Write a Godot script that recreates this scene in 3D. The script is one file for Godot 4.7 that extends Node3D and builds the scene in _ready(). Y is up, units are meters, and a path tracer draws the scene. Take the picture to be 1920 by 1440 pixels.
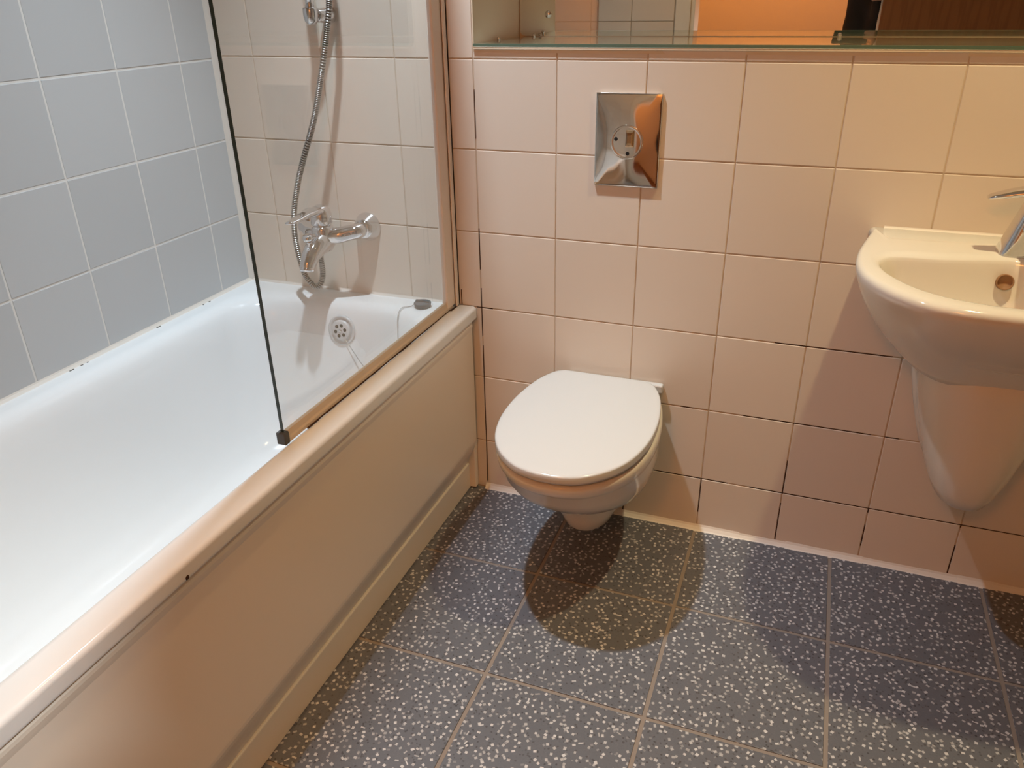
extends Node3D

# ---------------------------------------------------------------- settings
const EYE := Vector3(1.4798, 1.2885, 1.7734)
const HC := 2.40            # ceiling height
const TILE := 0.2           # wall tile pitch
const JX := 0.71925         # a vertical wall joint
const JY := 1.15544         # a horizontal wall joint
const FT := 0.3376          # floor tile pitch
const FX := 0.9798
const FZ := 0.3175
const NICHE := [0.7205, 2.36, 1.170, 1.755, -0.305]   # x0 x1 y0 y1 depth
const DOOR := [0.83, 1.668, 2.03, 1.75]               # x0 x1 top z
const ROOM := [2.5, 1.75]                            # right wall, door wall

var M := {}
var taken := {}
var rng := RandomNumberGenerator.new()


func _ready():
	rng.seed = 77
	# camera
	var cam := Camera3D.new()
	cam.name = "camera"
	cam.position = EYE
	cam.rotation_degrees = Vector3(-26.386, 20.969, -1.022)
	cam.fov = 51.91
	cam.near = 0.02
	cam.far = 40.0
	add_child(cam)
	# surroundings and exposure
	var env := Environment.new()
	env.background_mode = Environment.BG_COLOR
	env.background_color = Color(0.02, 0.018, 0.016)
	env.tonemap_mode = Environment.TONE_MAPPER_LINEAR
	env.tonemap_exposure = 1.0
	env.sdfgi_enabled = true
	env.ssao_enabled = true
	env.ssil_enabled = true
	var we := WorldEnvironment.new()
	we.name = "surroundings"
	we.environment = env
	add_child(we)
	materials()
	# lamps: recessed ceiling spots and a warm globe in the hall
	downlight(Vector3(0.62, HC, 0.47), Color(0.885, 0.953, 1.0), 3.25, 44.0, "cool white recessed ceiling spotlight above the bath")
	downlight(Vector3(1.80, HC, 0.42), Color(1.0, 0.915, 0.71), 2.05, 43.0, "warm white recessed ceiling spotlight above the wash basin")
	downlight(Vector3(0.95, HC, 1.42), Color(1.0, 0.78, 0.52), 1.1, 40.0, "recessed ceiling spotlight nearest the doorway")
	hall_lamp(Vector3(1.15, 2.05, 2.6), Color(1.0, 0.59, 0.27), 0.68)
	spare_lamp(Vector3(2.25, HC, 2.55), Color(0.95, 0.99, 1.0), 4.6)
	# the room
	room()
	tiles()
	trims()
	doorway()
	# the things
	bathtub()
	bath_panel()
	screen()
	mixer()
	hose()
	rail()
	plug()
	mirror_and_shelf()
	flush_plate()
	toilet()
	basin()
	tap()
	photographer()


# ---------------------------------------------------------------- materials
func mat(called: String, c: Color, rough := 0.5, metal := 0.0) -> StandardMaterial3D:
	var m := StandardMaterial3D.new()
	m.resource_name = called
	m.albedo_color = c
	m.roughness = rough
	m.metallic = metal
	M[called] = m
	return m


func rgb(r: float, g: float, b: float) -> Color:
	return Color(r / 255.0, g / 255.0, b / 255.0)


func noise_ramp(freq: float, a: Color, b: Color, size := 256, lo := 0.3, hi := 0.7) -> NoiseTexture2D:
	var n := FastNoiseLite.new()
	n.seed = 5
	n.frequency = freq
	var g := Gradient.new()
	g.set_color(0, a)
	g.set_color(1, b)
	g.set_offset(0, lo)
	g.set_offset(1, hi)
	var t := NoiseTexture2D.new()
	t.width = size
	t.height = size
	t.seamless = true
	t.noise = n
	t.color_ramp = g
	return t


func materials():
	mat("grey_tile", rgb(186, 188, 191), 0.45)
	for k in 3:
		var d := -2.0 + 2.0 * k
		mat("cream_tile_%d" % k, rgb(224 + d, 212 + d, 198 + d), 0.38)
		mat("grey_tile_%d" % k, rgb(195 + d, 195 + d, 195 + d), 0.42)
	mat("white_grout", rgb(226, 222, 216), 0.9)
	mat("tan_grout", rgb(208, 192, 172), 0.9)
	mat("floor_grout", rgb(138, 128, 120), 0.85)
	mat("mould", rgb(62, 38, 22), 0.95)
	mat("grey_mould", rgb(98, 92, 84), 0.95)
	mat("sealant", rgb(222, 214, 204), 0.5)
	mat("acrylic", rgb(232, 233, 233), 0.12)
	mat("panel", rgb(237, 225, 210), 0.28)
	mat("ceramic", rgb(226, 221, 212), 0.1)
	mat("seat", rgb(203, 203, 203), 0.18)
	mat("chrome", rgb(226, 226, 228), 0.06, 1.0)
	mat("plate_chrome", rgb(222, 218, 214), 0.07, 1.0)
	mat("brass", rgb(176, 140, 104), 0.18, 1.0)
	mat("dark_hole", rgb(22, 20, 18), 0.8)
	mat("rubber", rgb(88, 94, 98), 0.6)
	mat("cap_grey", rgb(70, 72, 74), 0.55)
	mat("profile", rgb(232, 219, 206), 0.35)
	mat("seal", rgb(206, 190, 170), 0.4)
	mat("plaster", rgb(226, 218, 206), 0.8)
	mat("ceiling", rgb(238, 234, 226), 0.85)
	mat("reveal", rgb(222, 206, 182), 0.55)
	mat("hall_paint", rgb(230, 232, 234), 0.8)
	mat("frame_paint", rgb(232, 226, 214), 0.4)
	mat("mirror", rgb(236, 238, 234), 0.0, 1.0)
	mat("glass_edge", rgb(42, 60, 62), 0.15)
	mat("shelf_edge", rgb(92, 112, 96), 0.15)
	mat("hose_metal", rgb(178, 178, 174), 0.34, 1.0)
	mat("hose_core", rgb(58, 58, 56), 0.5)
	mat("hole_brown", rgb(150, 112, 78), 0.7)
	var g := mat("glass", Color(0.80, 0.87, 0.88, 0.10), 0.02)
	g.transparency = BaseMaterial3D.TRANSPARENCY_ALPHA
	var s := mat("shelf_glass", Color(0.62, 0.74, 0.64, 0.12), 0.02)
	s.transparency = BaseMaterial3D.TRANSPARENCY_ALPHA
	var w := mat("door_wood", Color.WHITE, 0.4)
	var wn := noise_ramp(0.02, rgb(146, 90, 48), rgb(158, 99, 54))
	w.albedo_texture = wn
	w.uv1_triplanar = true
	w.uv1_scale = Vector3(9.0, 0.7, 9.0)
	var c := mat("carpet", Color.WHITE, 0.95)
	c.albedo_texture = noise_ramp(0.2, rgb(84, 62, 48), rgb(112, 84, 64))
	c.uv1_triplanar = true
	c.uv1_scale = Vector3(3, 3, 3)
	var f := mat("floor_tile", Color.WHITE, 0.42)
	f.albedo_texture = speckles()
	f.uv1_triplanar = true
	f.uv1_world_triplanar = true
	f.uv1_triplanar_sharpness = 8.0
	f.uv1_scale = Vector3.ONE / 0.62
	mat("lamp_glow", Color.WHITE, 0.5)


# printed chips on the floor tiles: small light and dark squares on blue-grey
func speckles() -> ImageTexture:
	var n := 1024
	var im := Image.create(n, n, false, Image.FORMAT_RGB8)
	im.fill(rgb(97, 99, 106))
	for k in 26000:
		var v := rng.randf_range(-7, 7)
		im.fill_rect(Rect2i(rng.randi() % n, rng.randi() % n, 3, 3), rgb(97 + v, 99 + v, 106 + v))
	for k in 1700:
		var v := rng.randf_range(-8, 12)
		chip(im, n, rng.randf_range(2.2, 3.6), rng.randf_range(2.2, 3.4), rgb(72 + v, 72 + v, 76 + v), 0.0)
	for k in 420:
		var v := rng.randf_range(-10, 10)
		chip(im, n, rng.randf_range(3.0, 5.2), rng.randf_range(2.8, 4.6), rgb(132 + v, 133 + v, 137 + v), 0.0)
	for k in 2600:
		var v := rng.randf_range(-40, 10)
		var a := rng.randf_range(4.1, 5.9)
		var b := rng.randf_range(3.5, 5.2)
		if rng.randf() < 0.1:
			a *= 1.5
			b *= 0.6
		chip(im, n, a, b, rgb(194 + v, 194 + v, 196 + v), 15.5)
	return ImageTexture.create_from_image(im)


var chips_at := {}

func chip(im: Image, n: int, a: float, b: float, c: Color, apart: float):
	var x := rng.randf() * n
	var y := rng.randf() * n
	if apart > 0:
		var gx := int(x / 16)
		var gy := int(y / 16)
		var near := apart * (1.0 if rng.randf() < 0.8 else 0.55)
		for j in range(-1, 2):
			for i in range(-1, 2):
				for q in chips_at.get(Vector2i(posmod(gx + i, n / 16), posmod(gy + j, n / 16)), []):
					if Vector2(x, y).distance_to(q) < near:
						return
		chips_at.get_or_add(Vector2i(gx, gy), []).append(Vector2(x, y))
	var t := rng.randf() * PI
	var r := int(ceil(a + b))
	var ca := cos(t)
	var sa := sin(t)
	for j in range(-r, r + 1):
		for i in range(-r, r + 1):
			if absf(i * ca + j * sa) <= a and absf(-i * sa + j * ca) <= b:
				im.set_pixel(posmod(int(x) + i, n), posmod(int(y) + j, n), c)


# ---------------------------------------------------------------- node helpers
func numbered(called: String) -> String:
	var k: int = taken.get(called, 0)
	taken[called] = k + 1
	return called if k == 0 else "%s_%03d" % [called, k]


func tag(o: Node, label := "", category := "", group := "", kind := ""):
	if label: o.set_meta("label", label)
	if category: o.set_meta("category", category)
	if group: o.set_meta("group", group)
	if kind: o.set_meta("kind", kind)
	return o


func thing(called: String, label: String, category: String, at := Vector3.ZERO, group := "") -> Node3D:
	var o := Node3D.new()
	o.name = numbered(called)
	add_child(o, true)
	o.position = at
	tag(o, label, category, group)
	return o


func sh() -> SurfaceTool:
	var st := SurfaceTool.new()
	st.begin(Mesh.PRIMITIVE_TRIANGLES)
	return st


func done(st: SurfaceTool) -> ArrayMesh:
	st.generate_normals()
	return st.commit()


# commits a shape as one named mesh; a child's position is relative to its parent, shapes are given in world space
func obj(called: String, shape, material: String, parent: Node3D = null) -> MeshInstance3D:
	var o := MeshInstance3D.new()
	o.mesh = done(shape) if shape is SurfaceTool else shape
	o.material_override = M[material]
	if parent == null:
		o.name = numbered(called)
		add_child(o, true)
	else:
		o.name = called
		parent.add_child(o, true)
		var off := Vector3.ZERO
		var p: Node = parent
		while p is Node3D and p != self:
			off += p.position
			p = p.get_parent()
		o.position = -off
	return o


func struct(called: String, shape, material: String, label := "", category := "") -> MeshInstance3D:
	return tag(obj(called, shape, material), label, category, "", "structure")


# ---------------------------------------------------------------- shape helpers
# adds a closed shell, turned so that its outside faces out
func shell(st: SurfaceTool, p: PackedVector3Array, idx: PackedInt32Array, sm: PackedInt32Array):
	var mid := Vector3.ZERO
	for q in p:
		mid += q / p.size()
	var vol := 0.0
	for t in range(0, idx.size(), 3):
		vol += (p[idx[t]] - mid).dot((p[idx[t + 1]] - mid).cross(p[idx[t + 2]] - mid))
	for t in range(0, idx.size(), 3):
		st.set_smooth_group(sm[t / 3])
		var o := [0, 2, 1] if vol > 0 else [0, 1, 2]
		for k in o:
			st.add_vertex(p[idx[t + k]])


# rings of equally many points joined one to the next
func loft(st: SurfaceTool, rings: Array, cap0 := true, cap1 := true, smooth := 1, caps_smooth := -1):
	var n: int = rings[0].size()
	var p := PackedVector3Array()
	var idx := PackedInt32Array()
	var sm := PackedInt32Array()
	for r in rings:
		p.append_array(r)
	for k in rings.size() - 1:
		for i in n:
			var a := k * n + i
			var b := k * n + (i + 1) % n
			idx.append_array([a, b, a + n, b, b + n, a + n])
			sm.append_array([smooth, smooth])
	for e in 2:
		if [cap0, cap1][e]:
			var base := 0 if e == 0 else (rings.size() - 1) * n
			var mid := Vector3.ZERO
			for i in n:
				mid += p[base + i] / n
			var c := p.size()
			p.append(mid)
			for i in n:
				var a := base + i
				var b := base + (i + 1) % n
				idx.append_array([b, a, c] if e == 0 else [a, b, c])
				sm.append(caps_smooth)
	shell(st, p, idx, sm)


func box(st: SurfaceTool, a: Vector3, b: Vector3, bevel := 0.0):
	var lo := Vector3(minf(a.x, b.x), minf(a.y, b.y), minf(a.z, b.z))
	var hi := Vector3(maxf(a.x, b.x), maxf(a.y, b.y), maxf(a.z, b.z))
	var e := bevel
	if e <= 0:
		loft(st, [rect_y(lo, hi, lo.y, 0), rect_y(lo, hi, hi.y, 0)], true, true, -1)
		return
	var c := 0.35 * e
	loft(st, [oct(lo, hi, lo.y, e + 0.0, e), oct(lo, hi, lo.y + c, c, e), oct(lo, hi, lo.y + e, 0.0, e), oct(lo, hi, hi.y - e, 0.0, e), oct(lo, hi, hi.y - c, c, e), oct(lo, hi, hi.y, e, e)], true, true, -1)


func rect_y(lo: Vector3, hi: Vector3, y: float, d: float) -> PackedVector3Array:
	return PackedVector3Array([Vector3(lo.x + d, y, lo.z + d), Vector3(hi.x - d, y, lo.z + d), Vector3(hi.x - d, y, hi.z - d), Vector3(lo.x + d, y, hi.z - d)])


func oct(lo: Vector3, hi: Vector3, y: float, d: float, e: float) -> PackedVector3Array:
	var out := PackedVector3Array()
	var r := maxf(e - d, 0.0002)
	var cs := [Vector2(hi.x - d - r, hi.z - d - r), Vector2(lo.x + d + r, hi.z - d - r), Vector2(lo.x + d + r, lo.z + d + r), Vector2(hi.x - d - r, lo.z + d + r)]
	for k in 4:
		for j in 3:
			var t := (k + j / 2.0) * PI / 2
			out.append(Vector3(cs[k].x + r * cos(t), y, cs[k].y + r * sin(t)))
	return out


# a rounded rectangle in the x-z plane at height y
func rrect(x0: float, x1: float, z0: float, z1: float, r: float, y: float, per := 10) -> PackedVector3Array:
	var out := PackedVector3Array()
	var cs := [Vector2(x1 - r, z1 - r), Vector2(x0 + r, z1 - r), Vector2(x0 + r, z0 + r), Vector2(x1 - r, z0 + r)]
	for k in 4:
		for j in per + 1:
			var t := (k + j / float(per)) * PI / 2
			out.append(Vector3(cs[k].x + r * cos(t), y, cs[k].y + r * sin(t)))
		var a := out[out.size() - 1]
		var nk := (k + 1) % 4
		var tn := nk * PI / 2
		var b := Vector3(cs[nk].x + r * cos(tn), y, cs[nk].y + r * sin(tn))
		for j in range(1, 6):
			out.append(a.lerp(b, j / 6.0))
	return out


# turned shape: profile of (radius, height) along axis from origin o
func lathe(st: SurfaceTool, o: Vector3, axis: Vector3, prof: Array, seg := 28, smooth := 1):
	var ax := axis.normalized()
	var u := ax.cross(Vector3(0.31, 0.2, 0.93)).normalized()
	var v := ax.cross(u)
	var rings := []
	for q in prof:
		var r := PackedVector3Array()
		for k in seg:
			var t := TAU * k / seg
			r.append(o + ax * q[1] + (u * cos(t) + v * sin(t)) * maxf(q[0], 0.00005))
		rings.append(r)
	loft(st, rings, true, true, smooth, smooth)


# a tube through points; radii one or per point
func tube(st: SurfaceTool, pts: PackedVector3Array, radii, seg := 12, squash := 1.0):
	var rings := []
	var prev := Vector3(0.13, 0.71, 0.33)
	for i in pts.size():
		var d := (pts[mini(i + 1, pts.size() - 1)] - pts[maxi(i - 1, 0)]).normalized()
		var u := (prev - d * prev.dot(d)).normalized()
		prev = u
		var v := d.cross(u)
		var r: float = radii[i] if radii is Array or radii is PackedFloat32Array else radii
		var ring := PackedVector3Array()
		for k in seg:
			var t := TAU * k / seg
			ring.append(pts[i] + u * cos(t) * r + v * sin(t) * r * squash)
		rings.append(ring)
	loft(st, rings, true, true, 1, -1)


# smooth curve through points
func curve(ctrl: Array, step := 0.01) -> PackedVector3Array:
	var c := Curve3D.new()
	c.bake_interval = step
	for i in ctrl.size():
		var t: Vector3 = (ctrl[mini(i + 1, ctrl.size() - 1)] - ctrl[maxi(i - 1, 0)]) / 6.0
		c.add_point(ctrl[i], -t, t)
	return c.get_baked_points()


# profile in x-y pushed along z (or any plane given by three axes)
func extrude(st: SurfaceTool, prof: PackedVector2Array, o: Vector3, ux: Vector3, uy: Vector3, along: Vector3, smooth := -1):
	var r0 := PackedVector3Array()
	var r1 := PackedVector3Array()
	for q in prof:
		r0.append(o + ux * q.x + uy * q.y)
		r1.append(o + ux * q.x + uy * q.y + along)
	var p := PackedVector3Array()
	var idx := PackedInt32Array()
	var sm := PackedInt32Array()
	var n := prof.size()
	p.append_array(r0)
	p.append_array(r1)
	for i in n:
		var j := (i + 1) % n
		idx.append_array([i, j, i + n, j, j + n, i + n])
		sm.append_array([smooth, smooth])
	var tri := Geometry2D.triangulate_polygon(prof)
	for t in range(0, tri.size(), 3):
		# side quads above run i -> j -> i+n; the start cap must run against them
		var a := tri[t]
		var b := tri[t + 1]
		var c := tri[t + 2]
		var area := (prof[b] - prof[a]).cross(prof[c] - prof[a])
		var whole := 0.0
		for i in n:
			whole += prof[i].cross(prof[(i + 1) % n])
		if (area > 0) != (whole > 0):
			var s := b
			b = c
			c = s
		idx.append_array([a, c, b, a + n, b + n, c + n])
		sm.append_array([-1, -1])
	shell(st, p, idx, sm)


# closed outline, mirrored about x = 0: right half given from the back middle round to the front middle (x, z)
func outline(half: Array, n: int, y: float, cx: float) -> PackedVector3Array:
	var dense := PackedVector2Array()
	for i in half.size() - 1:
		var p0: Vector2 = half[maxi(i - 1, 0)]
		var p1: Vector2 = half[i]
		var p2: Vector2 = half[i + 1]
		var p3: Vector2 = half[mini(i + 2, half.size() - 1)]
		if i + 2 >= half.size():
			p3 = Vector2(-p1.x, p1.y)
		if i == 0:
			p0 = p1
		for k in 12:
			dense.append(p1.cubic_interpolate(p2, p0, p3, k / 12.0) if i > 0 else p1.lerp(p2, k / 12.0))
	dense.append(half[half.size() - 1])
	var total := 0.0
	for i in dense.size() - 1:
		total += dense[i].distance_to(dense[i + 1])
	var side := PackedVector2Array()
	var at := 0.0
	var j := 0
	for k in n + 1:
		var want := total * k / n
		while j < dense.size() - 2 and at + dense[j].distance_to(dense[j + 1]) < want:
			at += dense[j].distance_to(dense[j + 1])
			j += 1
		var l := dense[j].distance_to(dense[j + 1])
		side.append(dense[j].lerp(dense[j + 1], clampf((want - at) / maxf(l, 1e-6), 0, 1)))
	var out := PackedVector3Array()
	for k in range(0, n + 1):
		out.append(Vector3(cx + side[k].x, y, side[k].y))
	for k in range(n - 1, 0, -1):
		out.append(Vector3(cx - side[k].x, y, side[k].y))
	return out


# ---------------------------------------------------------------- lamps
func downlight(at: Vector3, c: Color, energy: float, half_angle: float, label: String):
	var t := thing("ceiling_spotlight", label, "ceiling light", at, "recessed ceiling spotlights")
	var b := sh()
	lathe(b, at + Vector3(0, 0.0, 0), Vector3.DOWN, [[0.030, -0.02], [0.030, 0.001], [0.033, 0.004], [0.043, 0.004], [0.046, 0.0], [0.046, -0.004]], 32)
	obj("bezel", b, "chrome", t)
	var g := sh()
	lathe(g, at, Vector3.DOWN, [[0.029, -0.012], [0.029, -0.002], [0.026, 0.0005]], 32)
	var gm := StandardMaterial3D.new()
	gm.resource_name = "lamp_glow"
	gm.albedo_color = Color(0.9, 0.9, 0.88)
	gm.emission_enabled = true
	gm.emission = c
	gm.emission_energy_multiplier = 14.0
	var lens := obj("lamp_lens", g, "lamp_glow", t)
	lens.material_override = gm
	var l := SpotLight3D.new()
	l.name = "spot_light"
	l.light_color = c
	l.light_energy = energy
	l.light_size = 0.028
	l.spot_angle = half_angle
	l.spot_angle_attenuation = 1.0
	l.spot_range = 8.0
	l.spot_attenuation = 2.0
	l.shadow_enabled = true
	t.add_child(l)
	l.position = Vector3(0, -0.012, 0)
	l.rotation_degrees = Vector3(-90, 0, 0)


func spare_lamp(at: Vector3, c: Color, energy: float):
	var t := thing("hall_spotlight", "neutral recessed spotlight in the hall ceiling outside the door", "ceiling light", at)
	var b := sh()
	lathe(b, at, Vector3.DOWN, [[0.056, -0.02], [0.056, 0.001], [0.060, 0.004], [0.072, 0.004], [0.075, 0.0], [0.075, -0.004]], 32)
	obj("bezel", b, "frame_paint", t)
	var g := sh()
	lathe(g, at, Vector3.DOWN, [[0.055, -0.012], [0.055, -0.002], [0.05, 0.0005]], 32)
	var gm := StandardMaterial3D.new()
	gm.resource_name = "lamp_glow"
	gm.albedo_color = Color(0.9, 0.9, 0.88)
	gm.emission_enabled = true
	gm.emission = c
	gm.emission_energy_multiplier = 8.0
	obj("lamp_lens", g, "lamp_glow", t).material_override = gm
	var l := SpotLight3D.new()
	l.name = "spot_light"
	l.light_color = c
	l.light_energy = energy
	l.light_size = 0.05
	l.spot_angle = 15.0
	l.spot_angle_attenuation = 1.0
	l.spot_range = 8.0
	l.spot_attenuation = 2.0
	l.shadow_enabled = true
	t.add_child(l)
	l.look_at_from_position(at + Vector3(0, -0.04, 0), Vector3(0.70, 0.30, 1.45))


func hall_lamp(at: Vector3, c: Color, energy: float):
	var t := thing("hall_pendant", "round frosted pendant lamp glowing orange in the hall outside the door", "pendant lamp", at)
	var g := sh()
	var prof := []
	for k in 17:
		var a := PI * k / 16.0
		prof.append([0.11 * sin(a), -0.11 * cos(a)])
	lathe(g, at, Vector3.UP, prof, 32)
	var gm := StandardMaterial3D.new()
	gm.resource_name = "globe_glow"
	gm.albedo_color = Color(0.9, 0.8, 0.65)
	gm.emission_enabled = true
	gm.emission = c
	gm.emission_energy_multiplier = 3.0
	var globe := obj("lamp_globe", g, "plaster", t)
	globe.material_override = gm
	var st := sh()
	tube(st, PackedVector3Array([at + Vector3(0, 0.105, 0), Vector3(at.x, HC, at.z)]), 0.005, 8)
	obj("cord", st, "frame_paint", t)
	var l := OmniLight3D.new()
	l.name = "globe_light"
	l.light_color = c
	l.light_energy = energy
	l.light_size = 0.10
	l.omni_range = 10.0
	l.omni_attenuation = 2.0
	l.shadow_enabled = true
	t.add_child(l)


# ---------------------------------------------------------------- the room
func room():
	var w := sh()
	var x1: float = ROOM[0]
	var nx0: float = NICHE[0]
	var nx1: float = NICHE[1]
	var ny0: float = NICHE[2]
	var ny1: float = NICHE[3]
	var nd: float = NICHE[4]
	var f := -0.0022
	box(w, Vector3(-0.12, -0.1, -0.42), Vector3(nx0, HC, f))
	box(w, Vector3(nx1, -0.1, -0.42), Vector3(x1 + 0.12, HC, f))
	box(w, Vector3(nx0, -0.1, -0.42), Vector3(nx1, ny0, f))
	box(w, Vector3(nx0, ny1, -0.42), Vector3(nx1, HC, f))
	box(w, Vector3(nx0, ny0, -0.42), Vector3(nx1, ny1, nd))
	struct("wall_back", w, "tan_grout", "cream tiled bathroom wall behind the toilet and wash basin", "wall")
	var l := sh()
	box(l, Vector3(-0.12, -0.1, f), Vector3(-0.0009, HC, 1.87))
	struct("wall_left", l, "white_grout", "grey tiled wall with white grout beside the bath", "wall")
	var r := sh()
	box(r, Vector3(x1, -0.1, f), Vector3(x1 + 0.12, HC, 1.87))
	struct("wall_right", r, "plaster", "plain cream wall beyond the wash basin", "wall")
	var d := sh()
	var z: float = DOOR[3]
	box(d, Vector3(f, -0.1, z), Vector3(DOOR[0], HC, z + 0.12))
	box(d, Vector3(DOOR[1], -0.1, z), Vector3(x1, HC, z + 0.12))
	box(d, Vector3(DOOR[0], DOOR[2], z), Vector3(DOOR[1], HC, z + 0.12))
	struct("wall_front", d, "tan_grout", "tiled wall with the doorway, seen in the mirror", "wall")
	var c := sh()
	box(c, Vector3(-0.3, HC, -0.42), Vector3(x1 + 0.3, HC + 0.1, 3.4))
	struct("ceiling", c, "ceiling", "white painted ceiling with recessed spotlights", "ceiling")
	var fl := sh()
	box(fl, Vector3(-0.12, -0.1, f), Vector3(x1 + 0.12, -0.0022, z + 0.12))
	struct("floor", fl, "floor_grout", "floor of speckled blue-grey tiles with tan joints", "floor")
	var hf := sh()
	box(hf, Vector3(-0.3, -0.1, z + 0.12), Vector3(x1 + 0.3, -0.001, 3.4))
	struct("floor_hall", hf, "carpet", "brown carpeted hall floor outside the bathroom door", "floor")
	var hb := sh()
	box(hb, Vector3(-0.3, -0.1, 3.2), Vector3(x1 + 0.3, HC, 3.3))
	struct("wall_hall", hb, "hall_paint", "warm cream hall wall seen through the doorway in the mirror", "wall")
	for s in 2:
		var hs := sh()
		var x: float = [-0.3, x1 + 0.2][s]
		box(hs, Vector3(x, -0.1, z + 0.12), Vector3(x + 0.1, HC, 3.2))
		struct(["wall_hall_left", "wall_hall_right"][s], hs, "hall_paint", ["end wall of the hall on the bath side", "end wall of the hall on the basin side"][s], "wall")


var tile_cache := {}

func tile_mesh(w: float, h: float, t: float, e: float) -> ArrayMesh:
	var key := "%d %d %d" % [roundi(w * 2000), roundi(h * 2000), roundi(t * 1e4)]
	if not tile_cache.has(key):
		var st := sh()
		var rings := []
		for q in [[0.0, -t], [0.0, -e], [e * 0.3, -e * 0.3], [e, 0.0]]:
			var d: float = q[0]
			rings.append(PackedVector3Array([Vector3(-w / 2 + d, -h / 2 + d, q[1]), Vector3(w / 2 - d, -h / 2 + d, q[1]), Vector3(w / 2 - d, h / 2 - d, q[1]), Vector3(-w / 2 + d, h / 2 - d, q[1])]))
		loft(st, rings, true, true, -1)
		tile_cache[key] = done(st)
	return tile_cache[key]


# tiles between joints on a wall: u0..u1 across, v0..v1 up; skip cuts rectangles out
func lay(wall: Node3D, us: Array, vs: Array, frame: Transform3D, mats: Array, gap: float, t: float, e: float, holes: Array, called := "tile"):
	for i in us.size() - 1:
		for j in vs.size() - 1:
			var cells := [Rect2(us[i], vs[j], us[i + 1] - us[i], vs[j + 1] - vs[j])]
			for hole in holes:
				var next := []
				for c in cells:
					if not c.grow(-0.002).intersects(hole):
						next.append(c)
						continue
					if hole.position.y - c.position.y > 0.012:
						next.append(Rect2(c.position.x, c.position.y, c.size.x, hole.position.y - c.position.y))
					if c.end.y - hole.end.y > 0.012:
						next.append(Rect2(c.position.x, hole.end.y, c.size.x, c.end.y - hole.end.y))
					if hole.position.x - c.position.x > 0.012:
						next.append(Rect2(c.position.x, c.position.y, hole.position.x - c.position.x, c.size.y))
					if c.end.x - hole.end.x > 0.012:
						next.append(Rect2(hole.end.x, c.position.y, c.end.x - hole.end.x, c.size.y))
				cells = next
			for c in cells:
				if c.size.x < 0.01 or c.size.y < 0.01:
					continue
				var o := MeshInstance3D.new()
				o.name = called
				o.mesh = tile_mesh(c.size.x - gap, c.size.y - gap, t, e)
				o.material_override = M[mats[rng.randi() % mats.size()]]
				wall.add_child(o, true)
				var mid: Vector2 = c.get_center()
				var tilt := Basis.from_euler(Vector3(rng.randf_range(-1, 1), rng.randf_range(-1, 1), 0) * 0.0012)
				o.transform = frame * Transform3D(tilt, Vector3(mid.x, mid.y, rng.randf_range(-0.0003, 0.0003)))


func steps(first: float, lo: float, hi: float, pitch: float) -> Array:
	var out := [lo]
	var k := ceili((lo - first) / pitch + 0.06)
	while first + k * pitch < hi - 0.012:
		out.append(first + k * pitch)
		k += 1
	out.append(hi)
	return out


func tiles():
	var cream := ["cream_tile_0", "cream_tile_1", "cream_tile_2"]
	var grey := ["grey_tile_0", "grey_tile_1", "grey_tile_2"]
	var niche := Rect2(NICHE[0] + 0.002, NICHE[2] + 0.012, NICHE[1] - NICHE[0] - 0.004, NICHE[3] - NICHE[2] - 0.012)
	var rows := steps(JY, 0.0, JY + 0.8, TILE)
	lay(get_node("wall_back"), steps(JX, 0.004, ROOM[0], TILE), rows, Transform3D.IDENTITY, cream, 0.0025, 0.0048, 0.0016, [niche])
	var turn := Basis(Vector3.UP, PI / 2)
	lay(get_node("wall_left"), steps(-0.1255, -DOOR[3], -0.002, TILE), steps(JY - 0.007, 0.0, JY + 0.793, TILE), Transform3D(turn, Vector3.ZERO), grey, 0.0044, 0.0048, 0.0012, [])
	var back := Basis(Vector3.UP, PI)
	lay(get_node("wall_front"), steps(-0.15, -0.755, -0.004, TILE), rows, Transform3D(back, Vector3(0, 0, DOOR[3] - 0.005)), cream, 0.0028, 0.0048, 0.0016, [])
	var flat := Basis(Vector3.RIGHT, -PI / 2)
	lay(get_node("floor"), steps(FX, 0.645, ROOM[0], FT), steps(-FZ - 5 * FT, -DOOR[3], -0.001, FT), Transform3D(flat, Vector3.ZERO), ["floor_tile"], 0.0085, 0.0024, 0.001, [], "floor_tile")
	streaks()


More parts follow.
